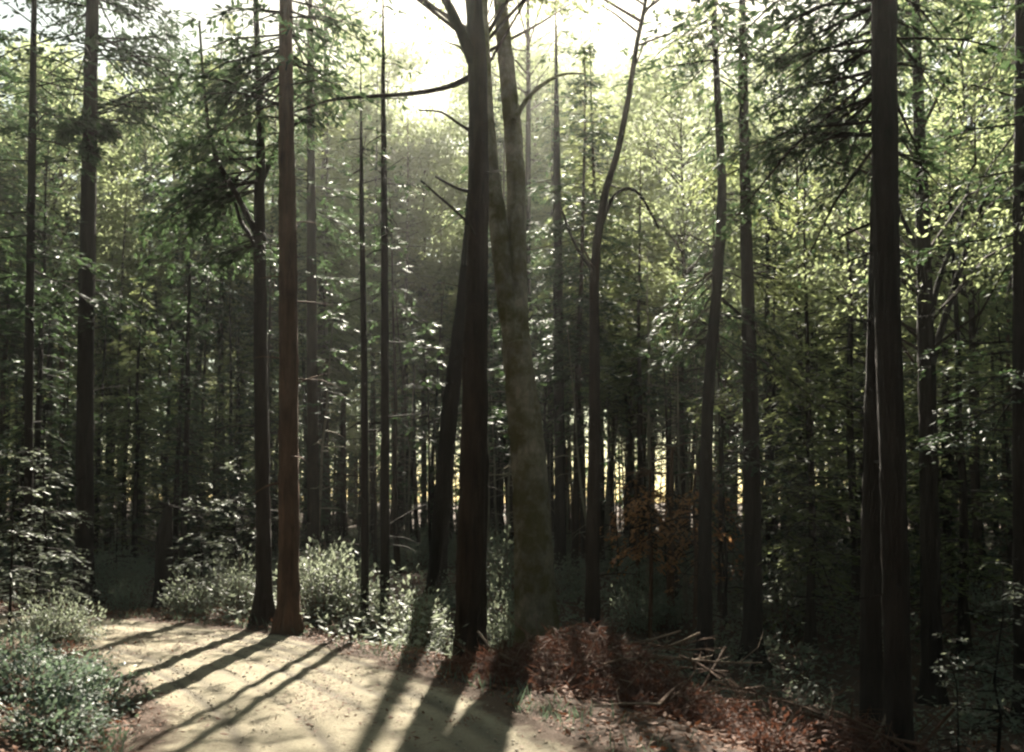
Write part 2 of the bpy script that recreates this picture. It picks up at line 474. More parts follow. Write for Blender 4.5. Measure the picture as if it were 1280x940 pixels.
def conifer_crown(name, seed, h0, H, rmax, nb, ll, lw, dens, needle, axis=None, droop=(0.15, 0.5), wood=None, azr=None, gap=0.0):
    """whole crown from height h0 to H; axis(z) gives the trunk centre"""
    rng = np.random.default_rng(seed); g = Geo()
    z = h0 + (H - h0) * rng.random(nb) ** 0.95
    if gap:
        z = z[wob(z * 3, z * 0, 1.5, 4, seed) > -gap]
    nb = len(z)
    t = (z - h0) / (H - h0)
    prof = np.minimum(1, 0.55 + t * 3) * (1 - t) ** 0.75
    L = np.maximum(0.25, rmax * prof * rng.uniform(0.55, 1.15, nb))
    az = rng.uniform(0, 6.283, nb) if azr is None else rng.uniform(azr[0], azr[1], nb)
    p0 = np.array([axis(q) for q in z]) if axis else np.stack([0 * z, 0 * z, z], -1)
    up = 0.30 * t + rng.normal(-0.05, 0.12, nb)
    sprays(g, rng, p0, az, L, up, rng.uniform(*droop, nb), dens, ll, lw, twigs=(ll < 0.17))
    return g.mesh(name, [needle, wood or M_DARKBARK], (1,))

def leaf_crown(name, seed, h0, H, rmax, ncl, nlf, ls, leaf, clump=0.75, wood=None, axis=None):
    """broadleaf crown: limbs ending in uneven clumps of leaves"""
    rng = np.random.default_rng(seed); g = Geo()
    z = h0 + (H - h0) * rng.random(ncl)
    t = (z - h0) / (H - h0)
    rr = rmax * np.sin(np.pi * np.clip(0.15 + 0.8 * t, 0, 1)) ** 0.7 * np.sqrt(rng.uniform(0.05, 1, ncl))
    a = rng.uniform(0, 6.283, ncl)
    C = np.stack([np.cos(a) * rr, np.sin(a) * rr, z], -1)
    Z0 = np.maximum(h0 * 0.75, z - rr * 0.8)
    B = np.array([axis(q) for q in Z0]) if axis else np.stack([0 * z, 0 * z, Z0], -1)
    if axis: C[:, :2] += np.array([axis(q)[:2] for q in z])
    mid = (B + C) / 2 + rng.normal(0, 0.15, (ncl, 3))
    thin_tubes(g, B, mid, C, 0.012 + 0.010 * rr, 1)
    ci = np.repeat(np.arange(ncl), rng.integers(int(nlf * 0.5), int(nlf * 1.5), ncl)); k = len(ci)
    d = norm(rng.normal(size=(k, 3))) * (rng.random(k) ** 0.45)[:, None] * np.array([1, 1, 0.55])
    P = C[ci] + d * (clump * rng.uniform(0.6, 1.3, ncl))[ci][:, None]
    U = norm(d + rng.normal(0, 0.6, (k, 3)) + np.array([0, 0, -0.25]))
    N = np.array([0, 0, 1.0]) + rng.normal(0, 0.45, (k, 3))
    leaves(g, P, U, N, ls * rng.uniform(0.6, 1.3, k), ls * 0.55 * rng.uniform(0.7, 1.2, k), 0)
    # twigs inside the clumps
    pick = rng.integers(0, k, ncl * 6)
    Q = P[pick]; O = C[ci[pick]]
    thin_tubes(g, O, (O + Q) / 2 + rng.normal(0, 0.05, Q.shape), Q, 0.006, 1)
    return g.mesh(name, [leaf, wood or M_BARK], (1,))

def trunk_mesh(name, P, rad, mat, sides=20, ridge=0.05, seed=0, flare=0.5, step=0.14, stubs=0, stub_h=(1.5, 8), stub_len=(0.3, 1.0)):
    """trunk along the polyline P (local coordinates, base at the ground) with radii rad"""
    C = catmull(np.column_stack([P, rad]), 12)
    s = np.concatenate([[0], np.cumsum(np.linalg.norm(np.diff(C[:, :3], axis=0), axis=1))])
    q = np.linspace(0, s[-1], max(8, int(s[-1] / step)))
    C = np.column_stack([np.interp(q, s, C[:, k]) for k in range(4)])
    r = C[:, 3] * (1 + 1.5 * flare * np.exp(-q / 0.26))
    g = Geo(); tube(g, C[:, :3], r, sides, 0, ridge, seed)
    if stubs:
        rng = np.random.default_rng(seed + 5)
        h = rng.uniform(*stub_h, stubs)
        p0 = np.column_stack([np.interp(h, C[:, 2], C[:, k]) for k in range(3)])
        a = rng.uniform(0, 6.283, stubs); L = rng.uniform(*stub_len, stubs)
        d = np.stack([np.cos(a), np.sin(a), rng.normal(0.0, 0.25, stubs)], -1)
        thin_tubes(g, p0, p0 + d * (L * 0.5)[:, None] + rng.normal(0, 0.03, (stubs, 3)), p0 + d * L[:, None] - np.array([0, 0, 1]) * (0.12 * L)[:, None], rng.uniform(0.008, 0.020, stubs), 0)
    me = g.mesh(name, [mat], (0,))
    ax = lambda z: np.array([np.interp(z, C[:, 2], C[:, 0]), np.interp(z, C[:, 2], C[:, 1]), z])
    return me, ax

def limb_mesh(name, P, rad, mat, sides=10, seed=0):
    C = catmull(np.column_stack([P, rad]), 10)
    g = Geo(); tube(g, C[:, :3], C[:, 3], sides, 0, 0.05, seed)
    return g.mesh(name, [mat], (0,))

Z_ = np.array([0, 0, 1.0])
def pixel_tree(name, label, Y, line, mat, top, cat="tree", base_px=None, ridge=0.085, flare=0.5, seed=1, sides=20, stubs=10, lean_top=None, group=None):
    """a tree whose trunk follows the photographed line [(px, py, width px)...] from foot to frame top, standing Y metres away; it goes on up to the height top"""
    pts = [at(px, py, Y) for px, py, w in line]
    rad = [w * Y / F_PX / 2 for px, py, w in line]
    bx = pts[0][0]; z0 = gz(bx, Y)
    foot = np.array([bx, Y, z0])
    pts[0] = foot - Z_ * 0.12
    d = pts[-1] - pts[-2]; d = d / max(d[2], 0.1)
    if top > pts[-1][2] + 0.5:
        n = 3; last = pts[-1]
        for i in range(1, n + 1):
            f = i / n
            pts.append(last + d * (top - last[2]) * f * np.array([0.6, 0.6, 1]))
            rad.append(rad[len(line) - 1] * (1 - 0.93 * f))
    P = np.array(pts) - foot
    t = thing(name, label, cat, foot, group=group)
    me, ax = trunk_mesh("trunk", P, np.array(rad), mat, sides, ridge, seed, flare, stubs=stubs, stub_h=(1.0, 7))
    link("trunk", me, parent=t)
    return t, ax, foot

def add_limb(t, foot, Y, line, mat, seed=0, dy=0.0, name="limb"):
    n = len(line)
    P = np.array([at(px, py, Y) + np.array([0, dy * i / max(1, n - 1), 0]) for i, (px, py, w) in enumerate(line)]) - foot
    rad = np.array([w * Y / F_PX / 2 for px, py, w in line])
    return link(name, limb_mesh(name, P, rad, mat, 10, seed), parent=t)

def add_boughs(t, foot, Y, specs, needle=M_NEEDLE, seed=0, name="bough", ll=0.13, lw=0.040, dens=1.4, tdroop=0.5):
    """leafy boughs from photographed root pixel to tip pixel; each is a part of its own. specs: (x0, y0, x1, y1, dy)"""
    for i, (x0, y0, x1, y1, dy) in enumerate(specs):
        rng = np.random.default_rng(seed * 31 + i)
        a = at(x0, y0, Y) - foot; b = at(x1, y1, Y) - foot + np.array([0, dy, 0])
        d = b - a; L = math.hypot(d[0], d[1]); az = math.atan2(d[1], d[0])
        dr = 0.35; up = d[2] / L + dr
        g = Geo()
        n = 4
        sprays(g, rng, np.repeat(a[None], n, 0) + rng.normal(0, 1, (n, 3)) * np.array([0.03, 0.03, 0.13]), az + np.array([0, 0.35, -0.32, 0.1]), L * np.array([1, 0.85, 0.75, 0.55]), up + rng.normal(0, 0.2, n), np.full(n, dr), dens, ll, lw, tdroop=tdroop, wood=0.016)
        link(name, g.mesh(name, [needle, M_DARKBARK], (1,)), parent=t)

def add_crown(t, ax, seed, h0, H, rmax, nb, needle=M_NEEDLE, ll=0.17, lw=0.05, dens=0.7, **k):
    link("crown", conifer_crown("crown", seed, h0, H, rmax, nb, ll, lw, dens, needle, ax, **k), parent=t)

# ------------------------------------------------------------------ the trees one can tell apart
t, ax, f = pixel_tree("conifer_tree", "dark straight conifer at the road bend with a thick clump high up", 16.3,
    [(105, 750, 23), (106, 640, 21), (107, 480, 20), (110, 300, 19), (113, 120, 17), (116, 0, 15)], M_DARKBARK, 21, seed=11, stubs=16)
add_crown(t, ax, 111, 8.6, 21, 2.8, 95)
def knob(t, f, Y, px, py, r, seed, mat):
    rng = np.random.default_rng(seed); g = Geo()
    c0 = at(px, py, Y) - f - np.array([0, 0.10, 0])
    for q in range(9):
        c = c0 + rng.normal(size=3) * np.array([0.20, 0.14, 0.30])
        rq = r * rng.uniform(0.35, 0.8); n = 130
        d = norm(rng.normal(size=(n, 3))) * (rng.uniform(0.2, 1.0, n) * rq)[:, None]
        leaves(g, c + d * 0.6, d + rng.normal(0, 0.1, (n, 3)) - Z_ * 0.12, rng.normal(size=(n, 3)), 0.15, 0.05, 0)
        m = 14
        e = norm(rng.normal(size=(m, 3)) * np.array([1, 1, 0.5])) * rq * rng.uniform(1.0, 2.2, (m, 1))
        thin_tubes(g, np.repeat(c[None], m, 0), c + e * 0.6, c + e - Z_ * 0.05, 0.008, 1)
    link("twig_clump", g.mesh("twig_clump", [mat, M_DARKBARK], (1,)), parent=t)
knob(t, f, 16.3, 112, 160, 0.42, 5, M_NEEDLE)
add_boughs(t, f, 16.3, [(114, 140, 262, 128, 0.8), (104, 160, 30, 150, 0.5), (118, 60, 260, 66, 1.0), (108, 370, 30, 400, -0.8), (110, 360, 190, 380, 0.6), (117, 0, 200, 30, .4), (112, 10, 30, 10, .4), (114, 150, 230, 150, -.4), (108, 350, 20, 370, .6), (108, 380, 170, 410, -.5)], seed=3)

t, ax, f = pixel_tree("conifer_tree", "straight reddish brown conifer at the far edge of the road", 12.1,
    [(361, 795, 27), (361, 700, 25), (361, 520, 24), (360, 320, 22), (358, 160, 19), (357, 60, 17), (357, 0, 16)], M_REDBARK, 18, seed=12)
add_crown(t, ax, 112, 7.0, 18, 2.4, 75)
add_boughs(t, f, 12.1, [(355, 50, 215, 95, 0.4), (355, 90, 255, 150, 0.5), (352, 140, 400, 160, 0.3), (360, 20, 470, 40, 0.5), (352, 10, 250, 35, -0.3), (358, 60, 420, 110, 0.6), (356, 165, 300, 160, 0.3), (355, 70, 190, 130, 0.9), (354, 115, 215, 120, -0.3), (360, 150, 425, 130, 0.2)], seed=4, tdroop=0.6)

t, ax, f = pixel_tree("forked_tree", "slim dark tree with thin forking stems beside the reddish conifer", 12.8,
    [(331, 788, 20), (329, 640, 18), (326, 480, 17), (325, 330, 15), (324, 230, 13)], M_DARKBARK, 3, seed=13, stubs=6)
for k, ln in enumerate(([(324, 245, 13), (324, 190, 11), (320, 120, 10), (316, 50, 8), (312, -20, 7), (310, -120, 4)], [(325, 300, 9), (300, 250, 7), (272, 195, 6), (262, 120, 4), (258, 40, 3)],
                        [(325, 320, 8), (308, 290, 6), (290, 262, 5), (276, 215, 3)], [(324, 235, 9), (331, 200, 7), (341, 160, 6), (345, 90, 4)])):
    add_limb(t, f, 12.8, ln, M_DARKBARK, k, dy=(0.4, -0.3, 0.5, 0.6)[k])
add_boughs(t, f, 12.8, [(322, 215, 160, 232, 0.5), (300, 225, 170, 262, 0.9), (324, 300, 255, 325, 0.3), (326, 300, 345, 345, -0.4), (316, 205, 215, 205, -0.3), (322, 225, 150, 250, 1.2), (324, 310, 230, 335, 0.8), (324, 190, 205, 180, .6)], seed=6, tdroop=0.55)

t, ax, f = pixel_tree("conifer_tree", "thick dark trunk at the centre standing beside the curved mossy tree", 11.6,
    [(587, 805, 42), (589, 700, 37), (592, 560, 34), (594, 420, 30), (597, 300, 27), (598, 160, 25), (596, 60, 23), (592, 0, 21)], M_BARK, 19, seed=14, stubs=8)
add_limb(t, f, 11.6, [(595, 85, 17), (578, 50, 14), (560, 18, 11), (535, -10, 9), (500, -40, 6)], M_DARKBARK, 1, dy=-0.6)
add_limb(t, f, 11.6, [(597, 92, 9), (560, 101, 7), (510, 103, 6), (450, 100, 5), (400, 98, 4), (340, 110, 2.5)], M_DARKBARK, 2, dy=0.8)
add_limb(t, f, 11.6, [(596, 168, 6), (575, 152, 4), (550, 132, 3), (520, 125, 2)], M_DARKBARK, 3, dy=0.3)
add_limb(t, f, 11.6, [(594, 240, 6), (570, 225, 4), (540, 200, 3)], M_DARKBARK, 4, dy=0.6)
add_limb(t, f, 11.6, [(592, 285, 5), (565, 265, 3.5), (530, 240, 2.5)], M_DARKBARK, 5, dy=-0.4)
link("crown", leaf_crown("crown", 114, 11, 18, 2.6, 46, 110, 0.10, M_LEAF, axis=ax), parent=t)

t, ax, f = pixel_tree("forked_tree", "mossy brown tree with a curved trunk forking into two tall stems", 12.2,
    [(672, 796, 62), (668, 720, 50), (664, 620, 44), (656, 520, 40), (645, 430, 36)], M_GREYBARK, 3, seed=15, ridge=0.06, stubs=0, sides=26)
add_limb(t, f, 12.2, [(648, 450, 32), (636, 390, 27), (629, 330, 25), (622, 270, 24), (612, 200, 23), (606, 130, 22), (603, 60, 20), (600, 0, 19), (596, -90, 16), (600, -260, 8)], M_GREYBARK, 7, dy=0.7)
add_limb(t, f, 12.2, [(652, 460, 28), (648, 380, 25), (645, 300, 26), (645, 220, 25), (641, 140, 24), (634, 60, 22), (628, 0, 21), (622, -90, 17), (618, -260, 8)], M_GREYBARK, 8, dy=1.2)
link("crown", leaf_crown("crown", 115, 10, 16, 3.0, 50, 130, 0.10, M_LEAF, axis=lambda z: np.array([(600 - 672) / F_PX * 12.2, 0.8, z])), parent=t)
add_limb(t, f, 12.2, [(642, 150, 8), (665, 110, 6), (700, 80, 4), (735, 70, 2.5)], M_GREYBARK, 9, dy=0.5)

t, ax, f = pixel_tree("leaning_tree", "thin tree right of the mossy one whose upper stem leans to the right", 12.4,
    [(741, 792, 22), (741, 690, 17), (743, 560, 15), (743, 430, 13), (744, 330, 11), (756, 245, 9), (772, 190, 8), (786, 120, 7), (797, 50, 6), (807, 0, 5)], M_BARK, 13.5, seed=16, stubs=9)
add_limb(t, f, 12.4, [(744, 300, 7), (770, 240, 5), (800, 232, 4), (830, 275, 3)], M_DARKBARK, 3, dy=0.4)
add_limb(t, f, 12.4, [(742, 340, 6), (720, 300, 4), (700, 240, 3)], M_DARKBARK, 4, dy=0.4)
link("crown", leaf_crown("crown", 116, 9.0, 13.5, 1.6, 22, 100, 0.09, M_LEAF, axis=ax, clump=0.6), parent=t)

t, ax, f = pixel_tree("conifer_tree", "dark conifer trunk rising behind the brush pile, its upper stem slightly bent", 13.2,
    [(881, 826, 20), (881, 700, 17), (883, 560, 15), (887, 470, 14), (896, 360, 13), (902, 250, 12), (899, 160, 10), (895, 80, 8), (892, 0, 7)], M_DARKBARK, 15, seed=17, stubs=22)
add_boughs(t, f, 13.2, [(897, 60, 850, 110, 0.3), (893, 10, 960, 60, 0.6), (893, -10, 850, 60, 0.3), (905, 260, 970, 250, 0.7), (900, 340, 840, 420, 1.0), (900, 380, 990, 420, 0.8), (893, 20, 860, 90, -.5), (890, 430, 820, 470, .8), (890, 440, 960, 500, .4)], seed=8, tdroop=0.5)
add_crown(t, ax, 117, 8.4, 15, 1.8, 40)

t, ax, f = pixel_tree("conifer_tree", "very dark tall trunk in the right foreground, wider of the close pair", 8.6,
    [(1124, 940, 33), (1121, 800, 31), (1116, 600, 31), (1110, 420, 31), (1107, 250, 31), (1105, 100, 31), (1104, 0, 30)], M_DARKBARK, 19, seed=18, stubs=6, sides=24)
add_crown(t, ax, 118, 6.8, 19, 2.6, 70)
add_boughs(t, f, 8.6, [(1104, 30, 960, 60, 0.8), (1104, 80, 930, 150, 1.6), (1105, 40, 1000, 120, 1.4), (1106, 20, 1200, 60, 0.6), (1106, 120, 1010, 190, 1.5), (1110, 100, 1215, 150, 0.8), (1104, -30, 940, 10, 1.2), (1106, -20, 1240, 30, 1.2), (1106, 170, 960, 215, 1.8), (1107, 180, 1230, 220, 1.4)], seed=9, tdroop=0.4, ll=0.10, lw=0.028)

t, ax, f = pixel_tree("conifer_tree", "slimmer dark trunk close behind the wide trunk in the right foreground", 9.3,
    [(1089, 930, 27), (1089, 800, 25), (1090, 650, 24), (1092, 480, 20), (1096, 300, 17), (1097, 100, 14), (1098, 0, 12)], M_DARKBARK, 16, seed=19, stubs=10)
add_crown(t, ax, 119, 7.4, 16, 1.9, 46)

t, ax, f = pixel_tree("conifer_tree", "dark trunk standing alone between the brush pile and the paired trunks", 13.6,
    [(941, 832, 24), (941, 720, 22), (940, 600, 21), (938, 480, 18), (934, 330, 15), (930, 150, 12), (928, 0, 9)], M_DARKBARK, 15, seed=20, stubs=14)
add_boughs(t, f, 13.6, [(940, 590, 890, 612, 0.4), (940, 585, 985, 610, 0.4), (940, 575, 925, 600, -0.6)], seed=10)
add_boughs(t, f, 13.6, [(936, 400, 1010, 440, 0.9), (934, 330, 1020, 370, 0.8), (935, 440, 1050, 520, 0.6), (936, 470, 880, 520, 0.6), (932, 250, 1030, 290, 0.6), (931, 200, 870, 250, 0.7)], seed=12, needle=M_NEEDLE_Y)  # brighter needles paint these boughs as sunlit

t, ax, f = pixel_tree("leaning_tree", "dark trunk leaning to the right just left of the thick central trunk", 17.5,
    [(545, 752, 24), (548, 690, 22), (556, 590, 21), (564, 500, 20), (574, 420, 19), (584, 330, 16), (594, 200, 13), (604, 60, 10)], M_DARKBARK, 13, seed=21, stubs=12)
add_crown(t, ax, 120, 5.6, 10, 1.3, 18, gap=0.2)

t, ax, f = pixel_tree("thin_tree", "left stem of two thin dark poles growing at the road edge", 13.4, [(456, 790, 10), (456, 600, 9), (455, 420, 8), (452, 250, 6)], M_DARKBARK, 8.5, seed=22, stubs=14, flare=0.3, sides=10)
add_crown(t, ax, 121, 4.6, 8.5, 0.9, 16, ll=0.13, lw=0.036)
t, ax, f = pixel_tree("thin_tree", "right and taller stem of two thin dark poles growing at the road edge", 13.6, [(481, 788, 12), (481, 600, 11), (481, 420, 10), (480, 230, 8), (479, 120, 6)], M_DARKBARK, 10, seed=23, stubs=16, flare=0.3, sides=10)
add_crown(t, ax, 122, 5.6, 10, 1.1, 18, ll=0.13, lw=0.036)

t, ax, f = pixel_tree("dead_snag", "broken dark stump-like snag behind the far curve of the road", 15.6, [(206, 782, 26), (206, 740, 23), (205, 700, 20), (207, 660, 17), (211, 632, 8)], M_DARKBARK, 1, seed=24, stubs=18, flare=0.5)
t, ax, f = pixel_tree("conifer_tree", "grey green trunk just right of the reddish conifer, further back", 20, [(392, 760, 15), (391, 600, 14), (390, 420, 13), (389, 250, 11), (388, 60, 8)], M_BARK, 15, seed=25, stubs=16)
add_crown(t, ax, 123, 6.5, 15, 1.9, 60, needle=M_NEEDLE)
t, ax, f = pixel_tree("conifer_tree", "rough dark tree right of the paired foreground trunks with upswept crooked limbs", 12.2,
    [(1165, 860, 26), (1163, 720, 23), (1160, 560, 21), (1157, 420, 20), (1154, 300, 17), (1150, 180, 15), (1146, 60, 11)], M_DARKBARK, 14, seed=26, stubs=8)
for k, ln in enumerate(([(1160, 470, 11), (1185, 400, 9), (1215, 320, 8), (1245, 245, 6), (1290, 190, 4)], [(1160, 420, 9), (1180, 350, 7), (1215, 270, 5), (1235, 210, 4)], [(1158, 330, 8), (1140, 270, 5), (1128, 200, 4)])):
    add_limb(t, f, 12.2, ln, M_DARKBARK, k + 20, dy=0.5)
link("crown", leaf_crown("crown", 126, 5.2, 12, 2.4, 40, 110, 0.085, M_LEAF, axis=ax, clump=0.6), parent=t)
t, ax, f = pixel_tree("conifer_tree", "shadowy trunk at the right border of the picture", 11, [(1276, 880, 18), (1275, 700, 16), (1274, 500, 15), (1274, 300, 14), (1275, 60, 12)], M_DARKBARK, 17, seed=27, stubs=20)
add_crown(t, ax, 127, 3.2, 17, 2.2, 110, ll=0.13, lw=0.04)
t, ax, f = pixel_tree("conifer_tree", "dark trunk by the left border above the layered green saplings", 15, [(36, 760, 11), (36, 560, 10), (37, 400, 10), (40, 200, 9), (42, 40, 7)], M_DARKBARK, 14, seed=28, stubs=14)
add_crown(t, ax, 128, 5.0, 14, 2.0, 60)
t, ax, f = pixel_tree("conifer_tree", "slim trunk between the mossy tree and the leaning one, further back", 21, [(700, 745, 15), (700, 600, 14), (698, 450, 13), (697, 300, 11), (696, 200, 9)], M_DARKBARK, 14, seed=29, stubs=14)
add_crown(t, ax, 129, 6.0, 14, 1.7, 55)
t, ax, f = pixel_tree("dead_conifer", "small dead conifer with orange brown needles behind the brush pile", 16.0, [(838, 790, 10), (838, 700, 9), (839, 620, 6), (840, 560, 4)], M_STICK, 3.0, seed=30, stubs=20, flare=0.2, sides=8)
add_boughs(t, f, 16.0, [(838, 630, 800, 660, 0.3), (838, 625, 885, 655, 0.3), (838, 660, 805, 700, 0.2), (838, 650, 880, 690, -0.2), (838, 620, 815, 632, -0.3), (839, 640, 862, 660, -0.3), (838, 670, 868, 712, .2)], seed=15, needle=M_DEAD, tdroop=0.7, ll=0.10, lw=0.03, dens=0.8)

for q, (px, Y, lab) in enumerate([(812, 14.6, "dead sapling with hanging orange brown leaves, nearest behind the brush pile"), (868, 15.2, "dead sapling with orange brown leaves touching the bent conifer"),
                                  (795, 17.0, "dead sapling with orange brown leaves, left of its likes"), (900, 17.2, "dead sapling with orange brown leaves, right of its likes")]):
    t, ax, f = pixel_tree("dead_sapling", lab, Y, [(px, 800, 6), (px + 2, 700, 5), (px - 1, 640, 4), (px + 1, 590, 3)], M_STICK, 2.5, seed=40 + q, stubs=10, flare=0.1, sides=7)
    add_boughs(t, f, Y, [(px, 640, px - 32, 655, .2), (px, 635, px + 34, 650, -.2), (px, 670, px - 28, 695, .2), (px, 665, px + 30, 690, .3), (px, 612, px + 14, 622, .3), (px, 612, px - 16, 625, -.3), (px, 655, px + 6, 680, -.4), (px, 690, px - 34, 715, .1), (px, 685, px + 36, 708, .1), (px, 650, px - 42, 672, .1), (px, 645, px + 44, 668, .1)], seed=60 + q, needle=M_DEAD, tdroop=0.8, ll=0.09, lw=0.05, dens=0.7)

# ------------------------------------------------------------------ prototypes shared by the forest behind
def straight_trunk(seed, H, r, mat, sides=9, stubs=26, h=(1.2, 9)):
    rng = np.random.default_rng(seed)
    zz = np.linspace(-0.15, H, 8)
    P = np.stack([np.cumsum(rng.normal(0, 0.035, 8)), np.cumsum(rng.normal(0, 0.035, 8)), zz], -1)
    P[0, :2] = 0; P[1, :2] *= 0.3
    rad = r * (1 - 0.9 * np.linspace(0, 1, 8) ** 1.2)
    return trunk_mesh("trunk", P, rad, mat, sides, 0.04, seed, 0.45, step=0.9, stubs=stubs, stub_h=h, stub_len=(0.25, 0.9))
FAR = []       # slender plantation conifers, crown high up
for k in range(4):
    tm, ax = straight_trunk(200 + k, 18, 0.13, (M_BARK, M_DARKBARK, M_BARK, M_REDBARK)[k])
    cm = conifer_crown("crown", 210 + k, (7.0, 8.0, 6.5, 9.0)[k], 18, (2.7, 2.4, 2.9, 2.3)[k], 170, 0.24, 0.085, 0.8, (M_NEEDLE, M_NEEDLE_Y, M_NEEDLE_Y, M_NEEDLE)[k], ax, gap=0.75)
    FAR.append((tm, cm))
LOW = []       # younger conifers leafy to the ground
for k in range(3):
    tm, ax = straight_trunk(220 + k, 9, 0.085, M_DARKBARK, 8, 4)
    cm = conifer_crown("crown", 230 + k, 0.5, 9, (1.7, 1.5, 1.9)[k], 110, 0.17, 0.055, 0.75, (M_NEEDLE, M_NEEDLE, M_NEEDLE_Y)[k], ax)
    LOW.append((tm, cm))
BROAD = []     # broadleaf trees with bright leaves
for k in range(3):
    tm, ax = straight_trunk(240 + k, 15, 0.12, M_BARK, 9, 10)
    cm = leaf_crown("crown", 250 + k, (7, 8, 6.2)[k], 16, (2.8, 2.6, 3.2)[k], 95, 120, 0.17, M_LEAF, clump=0.95, axis=ax)
    BROAD.append((tm, cm))
SAP = []       # low layered saplings
for k in range(3):
    tm, ax = straight_trunk(260 + k, 2.6, 0.022, M_DARKBARK, 6, 0)
    cm = conifer_crown("crown", 270 + k, 0.25, 2.6, (0.85, 0.75, 0.95)[k], 42, 0.10, 0.032, 0.8, M_SHRUB, ax, droop=(0.1, 0.35))
    SAP.append((tm, cm))
SHRUB = []     # leafy shrubs: many stems and leaves
def shrub_mesh(seed, R_, Hh, n, ls, mat):
    rng = np.random.default_rng(seed); g = Geo()
    m = 70
    a = rng.uniform(0, 6.283, m); rr = R_ * np.sqrt(rng.random(m)); hh = Hh * rng.uniform(0.45, 1.0, m) * (1 - 0.45 * (rr / R_) ** 2)
    C = np.stack([np.cos(a) * rr, np.sin(a) * rr, hh], -1)
    B = C * np.array([0.25, 0.25, 0.0]) - Z_ * 0.05
    thin_tubes(g, B, (B + C) / 2 + np.stack([0 * a, 0 * a, hh * 0.15], -1), C, 0.007, 1)
    ci = rng.integers(0, m, n)
    t = rng.uniform(0.35, 1.05, n)
    P = B[ci] + (C[ci] - B[ci]) * t[:, None] + rng.normal(0, 0.085 * R_ / 0.6, (n, 3))
    P[:, 2] = np.maximum(P[:, 2], 0.02)
    U = norm(norm(P - np.array([0, 0, Hh * 0.3])) + rng.normal(0, 0.6, (n, 3)))
    N = Z_ + rng.normal(0, 0.4, (n, 3))
    leaves(g, P, U, N, ls * rng.uniform(0.6, 1.3, n), ls * 0.5 * rng.uniform(0.7, 1.2, n), 0)
    return g.mesh("leaves", [mat, M_STICK], (1,))
for k in range(3):
    SHRUB.append(shrub_mesh(280 + k, 0.62, (0.95, 0.8, 1.1)[k], 1500, 0.075, M_SHRUB))
LOWSHRUB = [shrub_mesh(290 + k, 0.55, 0.42, 1900, 0.055, M_LEAF_B) for k in range(2)]
RUSTB = [shrub_mesh(295 + k, 0.6, 0.55, 1100, 0.085, M_RUST) for k in range(2)]

def plant(proto, name, label, cat, x, y, scale=1.0, rz=0.0, group=None, crown="crown", zs=1.0):
    t = thing(name, label, cat, (x, y, gz(x, y)), rz, group, scale)
    t.scale = (scale, scale, scale * zs)
    if isinstance(proto, tuple):
        link("trunk", proto[0], parent=t); link(crown, proto[1], parent=t)
    else:
        link("leaves", proto, parent=t)
    return t
def px_x(px, Y): return (px - 640) / F_PX * Y

# ------------------------------------------------------------------ forest behind
rng = np.random.default_rng(42)
placed = []
def free(x, y, d):
    for a, b_, c in placed:
        if (a - x) ** 2 + (b_ - y) ** 2 < (max(c, d)) ** 2: return False
    return True
GAPS = [(108, "left of the conifer with the clump"), (345, "between the clump-bearing conifer and the forked tree"), (468, "between the reddish conifer and the thin poles"),
        (600, "between the thin poles and the central trunk"), (742, "between the mossy tree and the leaning one"), (883, "between the leaning tree and the bent conifer"),
        (1092, "between the bent conifer and the paired trunks"), (1e9, "right of the paired foreground trunks")]
ORD = "first second third fourth fifth sixth seventh eighth ninth tenth eleventh twelfth thirteenth fourteenth fifteenth sixteenth seventeenth eighteenth nineteenth twentieth".split()
def single_out(made, what):
    """a label of its own for each: the gap between two landmark trees it stands in, and its order there"""
    lo = -1e9
    for hi, where in GAPS:
        row = sorted([(px, t) for px, t in made if lo <= px < hi], key=lambda q: q[0])
        for i, (px, t) in enumerate(row):
            t["label"] = what[1:] + " " + where if what[0] == "~" else what + (" " if len(row) == 1 else ", %s from left, " % ORD[min(i, 19)]) + where
        lo = hi
def scatter(n, pxr, yr, dmin, protos, name, label, cat, group, sc=(0.85, 1.15), zs=(0.9, 1.1), avoid=None, pick=None):
    k = 0; tries = 0; made = []
    while k < n and tries < n * 60:
        tries += 1
        y = yr[0] + (yr[1] - yr[0]) * rng.random() ** 0.8
        px = rng.uniform(*pxr); x = px_x(px, y)
        if road_dist(np.array([x]), np.array([y]))[0] < 0.9: continue
        if avoid and avoid(x, y, px): continue
        if protos is FAR and 3.2 < x < 10 and y < 32: continue
        if not free(x, y, dmin): continue
        placed.append((x, y, dmin))
        made.append((px, plant(protos[rng.integers(len(protos))], name, label, cat, x, y, rng.uniform(*sc), rng.uniform(0, 6.28), group, zs=rng.uniform(*zs))))
        made[-1][1].rotation_euler = (rng.normal(0, 0.03), rng.normal(0, 0.03), rng.uniform(0, 6.28))
        k += 1
    if pick: single_out(made, pick)
corridor = lambda x, y, px: (3.2 < x < 10 and y < 29) or (-5.6 < x < 1.0 and y < 36) or (-13 < x < 0 and y < 28)          # the opening the sun reaches the road through
scatter(38, (-60, 1340), (19, 34), 1.7, FAR, "conifer_tree", "tall slender conifer of the stand behind the road edge trees", "tree", "tall slender conifers of the middle stand", pick="slender conifer", sc=(0.6, 1.0), avoid=corridor)
scatter(34, (-60, 520), (29, 48), 1.4, FAR, "conifer_tree", "thin far conifer, one of the crowded trunks deep in the wood", "tree", "crowded thin conifers deep in the wood", pick="~thin far conifer deep in the wood", sc=(0.75, 1.15), zs=(0.95, 1.2))
scatter(95, (-60, 1340), (34, 62), 1.5, FAR, "conifer_tree", "thin far conifer, one of the crowded trunks deep in the wood", "tree", "crowded thin conifers deep in the wood", pick="~thin far conifer deep in the wood", sc=(0.55, 1.0))
